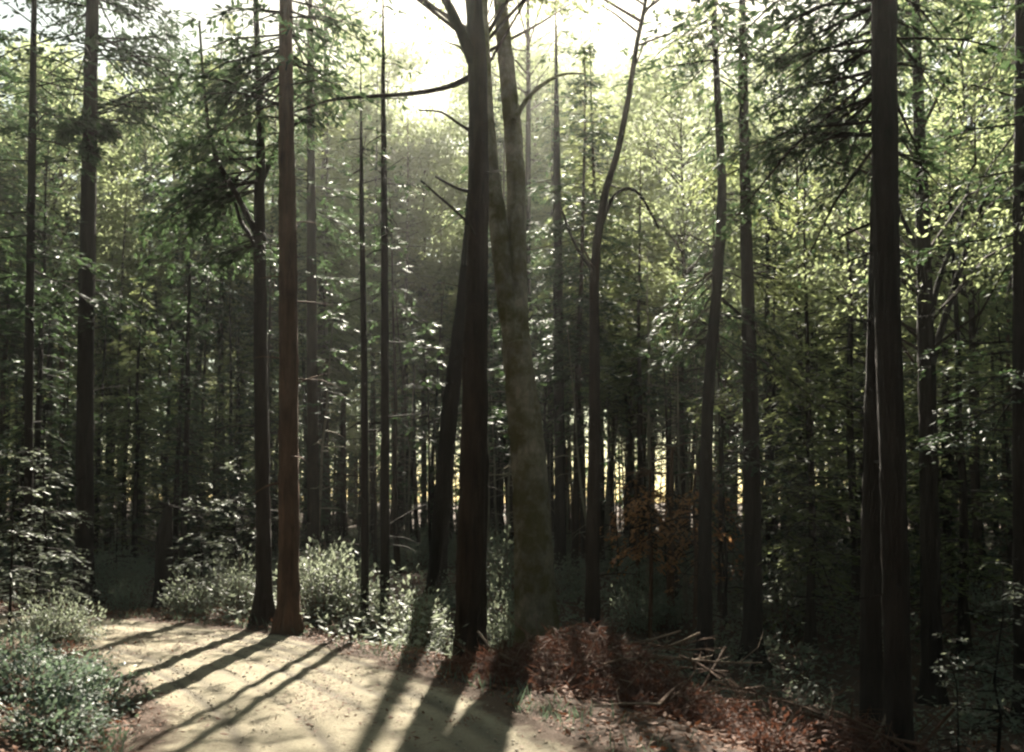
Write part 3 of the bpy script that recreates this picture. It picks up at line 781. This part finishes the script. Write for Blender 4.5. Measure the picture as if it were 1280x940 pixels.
scatter(60, (600, 1010), (32, 58), 0.7, FAR, "conifer_tree", "thin far conifer, one of the crowded trunks deep in the wood", "tree", "crowded thin conifers deep in the wood", pick="~thin far conifer deep in the wood", sc=(0.45, 0.7), zs=(1.3, 1.7))
scatter(24, (400, 1040), (21, 50), 2.2, BROAD, "broadleaf_tree", "bright yellow green broadleaf tree glowing behind the conifers", "tree", "bright broadleaf trees in the distance", pick="bright broadleaf tree", sc=(0.65, 1.0), avoid=corridor)
scatter(30, (-20, 400), (17, 34), 1.5, LOW, "young_conifer", "young shaded conifer leafy to the ground on the left of the wood", "tree", "young conifers on the left", pick="shaded young conifer", avoid=lambda x, y, px: y < 18.5 or (-5.6 < x < 1 and y < 30), sc=(0.6, 1.05))
scatter(22, (960, 1340), (17, 34), 1.4, LOW, "young_conifer", "young shaded conifer leafy to the ground on the right of the wood", "tree", "young conifers on the right", pick="shaded young conifer", sc=(0.6, 1.1))
scatter(44, (-60, 540), (29, 56), 1.3, LOW, "young_conifer", "small dense conifer filling the dark depth on the left", "tree", "dense small conifers in the left depth", pick="~small dense conifer in the dark depth", sc=(0.7, 1.1))
scatter(20, (1020, 1420), (30, 58), 1.6, LOW, "young_conifer", "small dense conifer filling the dark depth on the right", "tree", "dense small conifers in the right depth", pick="~small dense conifer in the dark depth", sc=(0.8, 1.2))

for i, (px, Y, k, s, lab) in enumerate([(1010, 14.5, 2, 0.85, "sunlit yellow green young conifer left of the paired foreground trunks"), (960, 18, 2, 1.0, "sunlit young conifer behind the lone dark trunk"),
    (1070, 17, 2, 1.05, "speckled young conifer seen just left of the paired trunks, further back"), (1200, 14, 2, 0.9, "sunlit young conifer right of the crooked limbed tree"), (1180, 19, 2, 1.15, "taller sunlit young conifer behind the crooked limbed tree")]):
    plant(LOW[k], "young_conifer", lab, "tree", px_x(px, Y), Y, s, i * 1.9)  # the bright-needled variety, picked to put sunlight into their colour
for i, (px, Y, k, s, lab) in enumerate([(1000, 22, 1, 0.8, "leafy broadleaf tree above the gap left of the paired trunks"), (1220, 17, 0, 0.75, "leafy broadleaf tree near the right border"), (850, 24, 2, 0.85, "leafy broadleaf tree left of the bent conifer's upper stem"),
    (45, 29, 1, 1.0, "leafy broadleaf tree behind the left border trunk"), (430, 38, 2, 1.15, "hazy leafy tree in the beam of light left of the thin poles"), (530, 39, 0, 1.1, "hazy leafy tree in the beam of light right of the thin poles")]):
    plant(BROAD[k], "broadleaf_tree", lab, "tree", px_x(px, Y), Y, s, i * 1.9)
tm, ax_ = straight_trunk(320, 25, 0.15, M_BARK, 9, 8)
HIGH = (tm, leaf_crown("crown", 321, 12, 26, 3.9, 90, 110, 0.19, M_LEAF, clump=1.1, axis=ax_))
HIGH_DAPPLE = (tm, leaf_crown("crown", 322, 15.5, 26, 3.2, 60, 70, 0.13, M_LEAF, clump=0.9, axis=ax_))  # open crown above the view, added to dapple the sun on the road
for i, (px, Y, s, lab) in enumerate([
    (395, 33, 1.02, "added very tall tree behind the reddish conifer, its open crown dappling the sun"),  # added for the dapples its crown throws
    (612, 62, 1.2, "far tall crown showing between the two stems of the mossy tree"), (690, 58, 1.12, "far tall crown between the mossy tree and the leaning stem"), (765, 66, 1.25, "far tall crown behind the leaning tree's upper stem"),
    (850, 60, 1.15, "far tall crown left of the bent conifer's top"), (445, 64, 1.18, "far tall crown left of the central trunk behind the long bare limb"), (220, 60, 1.15, "far tall crown between the left conifer and the forked tree"), (20, 56, 1.1, "far tall crown at the upper left border"),
    (660, 70, 1.3, "farthest tall crown right of the mossy tree's right stem"), (815, 72, 1.3, "farthest tall crown between the leaning stem and the bent conifer"), (425, 48, 1.08, "tall crown above the thin poles, nearest of the far crowns"), (705, 51, 1.1, "tall crown high right of the mossy tree, second nearest of the far crowns"), (560, 68, 1.05, "far tall crown low behind the sky gap left of the central trunk"), (390, 60, 1.2, "far tall crown right of the reddish conifer"), (150, 66, 1.1, "far tall crown right of the conifer with the clump"), (940, 62, 1.2, "far tall crown above the lone dark trunk")]):
    plant(HIGH if Y > 40 else HIGH_DAPPLE, "broadleaf_tree", lab, "tree", px_x(px, Y), Y, s, i * 1.9)
for i, (px, Y, k, s, lab) in enumerate([(480, 39, 1, 1.3, "highest bright leafy tree above the two thin poles"), (405, 42, 0, 1.3, "high bright leafy tree behind the grey green trunk"), 
    (548, 47, 2, 1.15, "bright leafy tree showing low between the poles and the central trunk"), (618, 40, 1, 1.35, "high bright leafy tree right behind the two central trunks"), (672, 43, 0, 1.4, "high bright leafy tree just right of the mossy tree"),
    (728, 46, 2, 1.35, "high bright leafy tree left of the leaning stem"), (800, 42, 1, 1.35, "high bright leafy tree just right of the leaning stem"), (300, 44, 2, 1.3, "high bright leafy tree behind the forked tree"),
    (170, 40, 0, 1.25, "high bright leafy tree right of the conifer with the clump"), (60, 38, 1, 1.25, "high bright leafy tree left of the conifer with the clump")]):
    plant(BROAD[k], "broadleaf_tree", lab, "tree", px_x(px, Y), Y, s, i * 2.3 + 1)
for i, (px, Y, s, lab) in enumerate([(655, 28, 0.97, "added very tall tree hidden behind the mossy tree, its open crown dappling the sun")]):
    plant(HIGH_DAPPLE, "broadleaf_tree", lab, "tree", px_x(px, Y), Y, s, i * 1.9)  # put here so its unseen crown breaks up the sunlight on the road
# undergrowth in the light
for i, (px, Y, k, s, lab) in enumerate([
    (50, 13.2, 0, 1.15, "layered green sapling beside the left trunk, tallest of the left saplings"), (15, 12.2, 1, 0.95, "layered green sapling at the left border above the bank"),
    (85, 13.9, 2, 0.9, "layered sapling tucked against the foot of the left trunk"), (148, 17.2, 1, 0.8, "low layered sapling in the dark just right of the left trunk"),
    (255, 15.2, 0, 0.85, "pale lit sapling beside the dark snag at the road curve"), (292, 15.8, 2, 1.0, "sapling with layered sprays left of the slim forked tree"),
    (1240, 9.6, 0, 0.85, "bluish sapling at the lower right border"), (1190, 8.2, 1, 0.55, "lit low sapling right of the paired foreground trunks"), (1010, 15, 2, 1.0, "pale sapling left of the paired foreground trunks")]):
    Yx = px_x(px, Y); plant(SAP[k], "sapling", lab, "sapling", Yx, Y, s, i * 1.3)
for i, (px, Y, k, s, lab) in enumerate([
    (398, 13.4, 0, 0.85, "pale lit shrub right of the reddish conifer at the road edge"), (432, 13.8, 1, 0.95, "bushy lit shrub behind the two thin poles"),
    (518, 13.2, 2, 0.75, "yellow green shrub left of the thick central trunk"), (545, 13.0, 1, 0.6, "low bright shrub touching the thick central trunk"),
    (630, 14.2, 0, 0.8, "lit shrub seen between the central trunk and the mossy tree"), (640, 16.5, 2, 0.9, "shrub deeper in the gap behind the mossy tree"),
    (300, 13.9, 2, 0.6, "low shrub at the road edge left of the forked tree"), (240, 14.2, 0, 0.55, "low pale shrub at the far curve of the road"), (165, 15.6, 1, 0.5, "small shrub between the left trunk and the snag"),
    (970, 15.5, 0, 0.9, "shrub with pale leaves in the right gap"), (795, 15, 1, 0.6, "small pale shrub behind the brush pile"),
    (92, 11.3, 1, 0.55, "dark low bush on the bank hiding the road bend"), (62, 11.0, 2, 0.5, "brownish bush at the top of the left bank")]):
    plant(SHRUB[k], "shrub", lab, "shrub", px_x(px, Y), Y, s * 1.3, i * 2.1, zs=1.15)
for i, (px, Y, k, s, lab) in enumerate([
    (45, 7.3, 0, 1.0, "bluish green low bush in the lower left corner"), (120, 7.6, 1, 0.85, "bluish green bush nearest the left edge of the road"), (10, 8.6, 1, 0.95, "sunlit bluish bush by the left border, upper one of the bank"),
    (95, 8.7, 0, 0.7, "sunlit bluish bush in the middle of the left bank"), (75, 6.3, 1, 0.8, "dark bluish bush cut by the lower border")]):
    plant(LOWSHRUB[k], "low_bush", lab, "bush", px_x(px, Y), Y, s, i * 1.7)
scatter(40, (-60, 1340), (15, 34), 0.8, SHRUB, "shrub", "leafy undergrowth shrub between the trunks of the wood", "shrub", "undergrowth shrubs between the trunks", pick="low shrub", sc=(0.5, 1.1))

# ------------------------------------------------------------------ brush pile and bracken on the right
bx, by = 2.0, 9.1
bp = thing("brush_pile", "heap of reddish dead branches and bracken beside the right edge of the road", "brush pile", (bx, by, gz(bx, by)))
sm = []
for k in range(6):
    rg = np.random.default_rng(400 + k); g = Geo()
    L = rg.uniform(0.7, 1.5)
    s = np.linspace(0, 1, 6)
    P = np.stack([(s - 0.5) * L, wob(s * 3, s * 0 + k, 1.4, 5, k) * 0.06 * L, wob(s * 3, s * 0 + k + 4, 1.4, 5, k + 3) * 0.05 * L], -1)
    tube(g, P, np.linspace(*[(0.012, 0.004), (0.016, 0.007), (0.009, 0.003), (0.013, 0.005), (0.018, 0.009), (0.008, 0.003)][k], 6), 6, 0)
    m = 4; i0 = rg.integers(1, 5, m)
    d = np.stack([rg.uniform(0.3, 1, m), rg.normal(0, 0.7, m), rg.normal(0, 0.5, m)], -1) * 0.25
    thin_tubes(g, P[i0], P[i0] + d * 0.55 + rg.normal(0, .02, (m, 3)), P[i0] + d, 0.005, 0)
    sm.append(g.mesh("stick", [M_STICK if k % 3 else M_PALESTICK], (0,)))
rg = np.random.default_rng(410)
z0 = gz(bx, by)
for k in range(240):
    r = math.sqrt(rg.random()); a = rg.uniform(0, 6.283)
    x = r * math.cos(a) * 2.3; y = r * math.sin(a) * 1.5
    x += 0.30 * -y
    top = max(0.0, 0.92 * (1 - r ** 1.6))
    z = gz(bx + x, by + y) - z0 + 0.03 + top * rg.uniform(0.25, 1.05)
    o = link("stick", sm[rg.integers(6)], parent=bp, loc=(x, y, z))
    o.rotation_euler = (rg.normal(0, 0.35), rg.normal(0, 0.35) + (rg.random() < 0.12) * -0.6, rg.uniform(0, 6.283))
    o.scale = (rg.uniform(0.5, 1.15),) * 3
g = Geo()
n = 32000
r = np.sqrt(rg.random(n)); a = rg.uniform(0, 6.283, n)
x = r * np.cos(a) * 2.6; y = r * np.sin(a) * 1.6; x = x - 0.3 * y
top = np.maximum(0, 0.78 * (1 - r ** 1.6)) * np.clip(0.75 + 0.5 * wob(x, y, 2.5, 8, 4), 0.1, 1.4)
P = np.stack([x, y, ground_z(bx + x, by + y) - z0 + 0.02 + top * rg.random(n) ** 0.5], -1)
U = rg.normal(size=(n, 3)) * np.array([1, 1, 0.5]); N = Z_ + rg.normal(0, 0.6, (n, 3))
leaves(g, P, U, N, rg.uniform(0.06, 0.20, n), rg.uniform(0.007, 0.02, n), 0)
link("dead_twigs", g.mesh("dead_twigs", [M_RUST], ()), parent=bp, kind="stuff")
for i, (px, Y, k, s, lab) in enumerate([
    (700, 11.2, 0, 0.4, "rusty bracken clump at the foot of the mossy tree"), (765, 11.3, 1, 0.55, "rusty bracken behind the left end of the brush pile"),
    (850, 11.6, 0, 0.7, "rusty bracken behind the middle of the brush pile"), (985, 9.0, 1, 0.65, "rusty bracken at the right end of the brush pile"),
    (560, 11.4, 1, 0.35, "low rusty bracken left of the central trunk's foot"), (630, 11.3, 0, 0.35, "low rusty bracken between the two central trunk feet"),
    (960, 6.7, 0, 0.6, "rusty bracken at the lower edge below the brush pile"), (590, 10.6, 0, 0.35, "low bracken at the road edge below the central trunk"), (655, 9.9, 1, 0.42, "low bracken at the road edge below the mossy tree"), (735, 8.9, 0, 0.45, "bracken drooping over the road edge before the brush pile"),
    (800, 8.2, 1, 0.5, "bracken in front of the brush pile's middle"), (880, 7.8, 0, 0.55, "bracken in front of the brush pile's right half"), (1035, 8.0, 1, 0.5, "bracken at the foot of the paired foreground trunks"),
    (85, 9.6, 1, 0.45, "reddish dry bracken on the left bank")]):
    plant(RUSTB[k], "bracken_clump", lab, "bracken", px_x(px, Y), Y, s, i * 1.1)

# a few long bare sticks lying on the verge, each its own thing
for i, (px, Y, rz, s, lab) in enumerate([(760, 7.6, 2.5, 1.0, "bare stick lying at the road edge before the brush pile"), (880, 9.0, 0.1, 1.3, "pale bare branch lying across the top of the brush pile"),
                                        (650, 8.9, 2.2, 0.8, "short bare stick on the litter by the right road edge"), (150, 9.4, 1.1, 0.8, "bare stick on the left bank")]):
    x = px_x(px, Y)
    o = link("fallen_stick", sm[(0, 3)[i % 2]], loc=(x, Y, gz(x, Y) + (0.88 if i == 1 else 0.04)), label=lab, cat="stick"); o.rotation_euler = (0.1, 0.05, rz); o.scale = (s,) * 3

# ------------------------------------------------------------------ leaf litter: stuff
rg = np.random.default_rng(77); n = 110000
x = rg.uniform(-11, 9, n); y = 3.5 + 19 * rg.random(n)
d = road_dist(x, y)
keep = rg.random(n) < np.where(d > 0.02, np.exp(-np.abs(d - 0.25) / 2.2) * 0.95 + 0.12, 0.012 + 0.35 * np.exp(-np.abs(d) / 0.10))
x, y, d = x[keep], y[keep], d[keep]; n = len(x)
z = np.where(d < 0.0, 0.04, ground_z(x, y) + 0.012)
P = np.stack([x, y, z + rg.uniform(0, 0.05, n) * (d > 0.05)], -1)
g = Geo()
leaves(g, P, np.stack([rg.normal(size=n), rg.normal(size=n), rg.normal(0, 0.3, n)], -1), Z_ + rg.normal(0, 0.35, (n, 3)), rg.uniform(0.03, 0.09, n), rg.uniform(0.018, 0.045, n))
link("leaf_litter", g.mesh("leaf_litter", [M_LITTER], ()), kind="stuff", label="reddish brown fallen leaves along the edges of the road")
# needles and leaf crumbs on the road, thicker along the middle and the edges
rg = np.random.default_rng(79); n = 24000
k = rg.integers(0, len(RD), n); k = k[(RD[k, 1] > 4.5) & (RD[k, 1] < 15)]; n = len(k)
wv = np.clip(rg.normal(0, 1, n) * 0.25 + rg.choice([-1.0, 0.0, 1.0], n, p=[.38, .24, .38]), -1.06, 1.06)
x = RD[k, 0] + side[k, 0] * RD[k, 2] * wv + rg.normal(0, 0.05, n); y = RD[k, 1] + side[k, 1] * RD[k, 2] * wv + rg.normal(0, 0.05, n)
ok = fbm(x, y, 1.2, 3, 14) + rg.normal(0, 0.3, n) > -0.1; x, y = x[ok], y[ok]; n = len(x)
g = Geo(); ed = smooth(-0.12, 0.03, road_dist(x, y))
leaves(g, np.stack([x, y, 0.042 - ed * 0.03], -1), np.stack([rg.normal(size=n), rg.normal(size=n), rg.normal(0.05, 0.15, n)], -1), Z_ + rg.normal(0, 0.25, (n, 3)), rg.uniform(0.02, 0.075, n), rg.uniform(0.005, 0.022, n))
link("needle_litter", g.mesh("needle_litter", [M_LITTER], ()), kind="stuff", label="brown needles and leaf crumbs scattered on the dirt road")
# thin grass along both road edges
n = 4500
k = rg.integers(0, len(RD), n); k = k[(RD[k, 1] > 4.5) & (RD[k, 1] < 16)]; n = len(k)
sg = rg.choice([-1.0, 1.0], n, p=[.6, .4]); wv = sg * (1.0 + np.abs(rg.normal(0, 0.16, n)))
x = RD[k, 0] + side[k, 0] * RD[k, 2] * wv; y = RD[k, 1] + side[k, 1] * RD[k, 2] * wv
ok = fbm(x, y, 0.9, 3, 21) > 0.0; x, y = x[ok], y[ok]; n = len(x)
g = Geo()
leaves(g, np.stack([x, y, ground_z(x, y) - 0.01], -1), np.stack([rg.normal(0, 0.5, n), rg.normal(0, 0.5, n), np.ones(n)], -1), rg.normal(size=(n, 3)), rg.uniform(0.06, 0.22, n), rg.uniform(0.006, 0.014, n))
link("grass", g.mesh("grass", [M_LEAF_B], ()), kind="stuff", label="thin grass growing along the edges of the dirt road")
# fine twigs on the forest floor
n = 2500
x = rg.uniform(-10, 8, n); y = 4.5 + 16 * rg.random(n); d = road_dist(x, y); k = d > 0.05; x, y = x[k], y[k]; n = len(x)
P = np.stack([x, y, ground_z(x, y) + 0.03], -1); a = rg.uniform(0, 6.283, n); L = rg.uniform(0.1, 0.45, n)
D = np.stack([np.cos(a), np.sin(a), rg.normal(0.1, 0.15, n)], -1) * L[:, None]
g = Geo(); thin_tubes(g, P, P + D * 0.5 + rg.normal(0, 0.015, (n, 3)), P + D, 0.005, 0)
link("twig_litter", g.mesh("twig_litter", [M_STICK], (0,)), kind="stuff", label="small dead twigs strewn over the forest floor")

# ------------------------------------------------------------------ ground cover of the wood: nobody could count it
rg = np.random.default_rng(88); n = 9000
Yc = 11 + 32 * rg.random(n) ** 1.2; xc = px_x(rg.uniform(-120, 1400, n), Yc)
ok = (road_dist(xc, Yc) > 0.45) & (fbm(xc, Yc, 0.5, 3, 8) > -0.25)
xc, Yc = xc[ok], Yc[ok]; m = len(xc)
hh = 0.12 + 0.45 * rg.random(m) ** 2
ci = np.repeat(np.arange(m), 16); k = len(ci)
sprd = rg.normal(size=(k, 3)) * np.array([0.20, 0.20, 0.0]) * (0.6 + hh[ci] * 1.5)[:, None]
zc = ground_z(xc, Yc)
P = np.stack([xc[ci], Yc[ci], zc[ci] + hh[ci] * rg.random(k)], -1) + sprd
g = Geo()
leaves(g, P, norm(sprd + rg.normal(0, 0.08, (k, 3))) + rg.normal(0, 0.3, (k, 3)), Z_ + rg.normal(0, 0.45, (k, 3)), rg.uniform(0.07, 0.16, k), rg.uniform(0.03, 0.07, k), 0)
mm = rg.random(m) < 0.35
p0 = np.stack([xc, Yc, zc], -1)[mm]; e = rg.normal(size=p0.shape) * np.array([0.25, 0.25, 0.1]) + np.array([0, 0, 0.45]) * rg.uniform(0.4, 1.6, (len(p0), 1))
thin_tubes(g, p0, p0 + e * 0.5 + rg.normal(0, 0.03, p0.shape), p0 + e, 0.006, 1)
link("undergrowth", g.mesh("undergrowth", [M_SHRUB, M_STICK], (1,)), kind="stuff", label="low tangled undergrowth covering the floor of the wood")

POLE = []
for k in range(4):
    tm, ax = straight_trunk(600 + k, (5.5, 7, 6, 4.5)[k], (0.035, 0.05, 0.042, 0.03)[k], (M_PALEBARK, M_BARK, M_PALEBARK, M_DARKBARK)[k], 7, 18, (0.6, 4))
    cm = conifer_crown("crown", 610 + k, (3.0, 4.0, 3.4, 2.4)[k], (5.5, 7, 6, 4.5)[k], 0.8, 22, 0.17, 0.05, 0.6, M_NEEDLE, ax)
    POLE.append((tm, cm))
scatter(42, (590, 1090), (15, 30), 0.55, POLE, "young_pole_tree", "bare young pole tree standing behind the brush pile", "tree", "bare young poles behind the brush pile", pick="bare young pole", sc=(0.8, 1.2))
scatter(45, (595, 1070), (22, 42), 0.5, POLE, "pole_tree", "slim straight pole tree deeper behind the brush pile", "tree", "slim poles deeper in the wood", pick="slim straight pole", sc=(1.1, 1.6), zs=(1.0, 1.5))
scatter(22, (150, 590), (18, 32), 0.6, POLE, "young_pole_tree", "bare young pole tree behind the far edge of the road", "tree", "bare young poles behind the road bend", pick="bare thin sapling", sc=(0.8, 1.2))

# ------------------------------------------------------------------ far-off wood that reads as one mass
def mass(name, label, spots, seed, q=900, leaf=(0.75, 0.30), mats=None):
    rg = np.random.default_rng(seed); g = Geo()
    for x, y, H, rm, h0 in spots:
        z0 = gz(x, y)
        P = np.array([(0, 0, -0.2), (0.05, 0, H * 0.5), (0, 0.05, H)]) + np.array([x, y, z0]); tube(g, P, [0.16, 0.11, 0.02], 6, 1)
        t = rg.random(q); zz = z0 + h0 + (H - h0) * t
        rr = rm * (1 - t) ** 0.7 * np.sqrt(rg.random(q)); a = rg.uniform(0, 6.283, q)
        P = np.stack([x + np.cos(a) * rr, y + np.sin(a) * rr, zz - 0.25 * rr], -1)
        U = np.stack([np.cos(a), np.sin(a), rg.normal(-0.35, 0.25, q)], -1) + rg.normal(0, 0.5, (q, 3))
        leaves(g, P, U, Z_ + rg.normal(0, 0.35, (q, 3)), leaf[0] * rg.uniform(0.6, 1.3, q), leaf[1] * rg.uniform(0.6, 1.3, q), 0)
    return link(name, g.mesh(name, mats or [M_NEEDLE, M_DARKBARK], (1,)), kind="stuff", label=label)
rg = np.random.default_rng(500)
spots = []
while len(spots) < 130:
    y = rg.uniform(64, 100); px = rg.uniform(-250, 1530)
    if 560 < px < 1000 and rg.random() < 0.85: continue
    spots.append((px_x(px, y), y, rg.uniform(14, 22), rg.uniform(2.2, 3.2), rg.uniform(0.3, 2)))
mass("forest", "far-off dense wood closing the view behind the trunks", spots, 501, 700)
spots = []
while len(spots) < 190:
    a = rg.uniform(0, 6.283); r = rg.uniform(7, 48)
    x = r * math.cos(a); y = r * math.sin(a)
    if y > 1.45 * abs(x) + 0.5 or (y > 6 and abs(x) < 12) or r > 30 and y < 0 or road_dist(np.array([x]), np.array([y]))[0] < 1.6: continue
    if y > 3 and abs(x) < 8: continue
    spots.append((x, y, rg.uniform(12, 19), rg.uniform(2.2, 3.4), rg.uniform(0.5, 3)))
while len(spots) < 290:
    x = rg.uniform(11, 50) * rg.choice([-1, 1]); y = rg.uniform(2, 62)
    if y > 1.62 * abs(x) - 1 or road_dist(np.array([x]), np.array([y]))[0] < 1.4: continue
    spots.append((x, y, rg.uniform(11, 19), rg.uniform(2.2, 3.4), rg.uniform(0.3, 2.5)))
mass("forest.001", "dense wood on both sides of the road around the viewpoint", spots, 502, 1000, (0.5, 0.2))

# ------------------------------------------------------------------ haze
me = bpy.data.meshes.new("haze")
x0, x1, y0, y1, zb, zt = -152, 152, -131, 155, -3.5, 40
me.from_pydata([(x0, y0, zb), (x1, y0, zb), (x1, y1, zb), (x0, y1, zb), (x0, y0, zt), (x1, y0, zt), (x1, y1, zt), (x0, y1, zt)], [],
               [(3, 2, 1, 0), (4, 5, 6, 7), (0, 1, 5, 4), (1, 2, 6, 5), (2, 3, 7, 6), (3, 0, 4, 7)])
hm = bpy.data.materials.new("haze"); hm.use_nodes = True
nt = hm.node_tree; nt.nodes.remove(nt.nodes["Principled BSDF"])
pv = nt.nodes.new("ShaderNodeVolumePrincipled")
pv.inputs["Color"].default_value = (0.93, 0.92, 0.88, 1)
pv.inputs["Density"].default_value = 0.0008
pv.inputs["Anisotropy"].default_value = 0.82
nt.links.new(pv.outputs[0], nt.nodes["Material Output"].inputs["Volume"])
me.materials.append(hm)
link("haze", me, kind="stuff", label="thin sunlit haze between the trees")
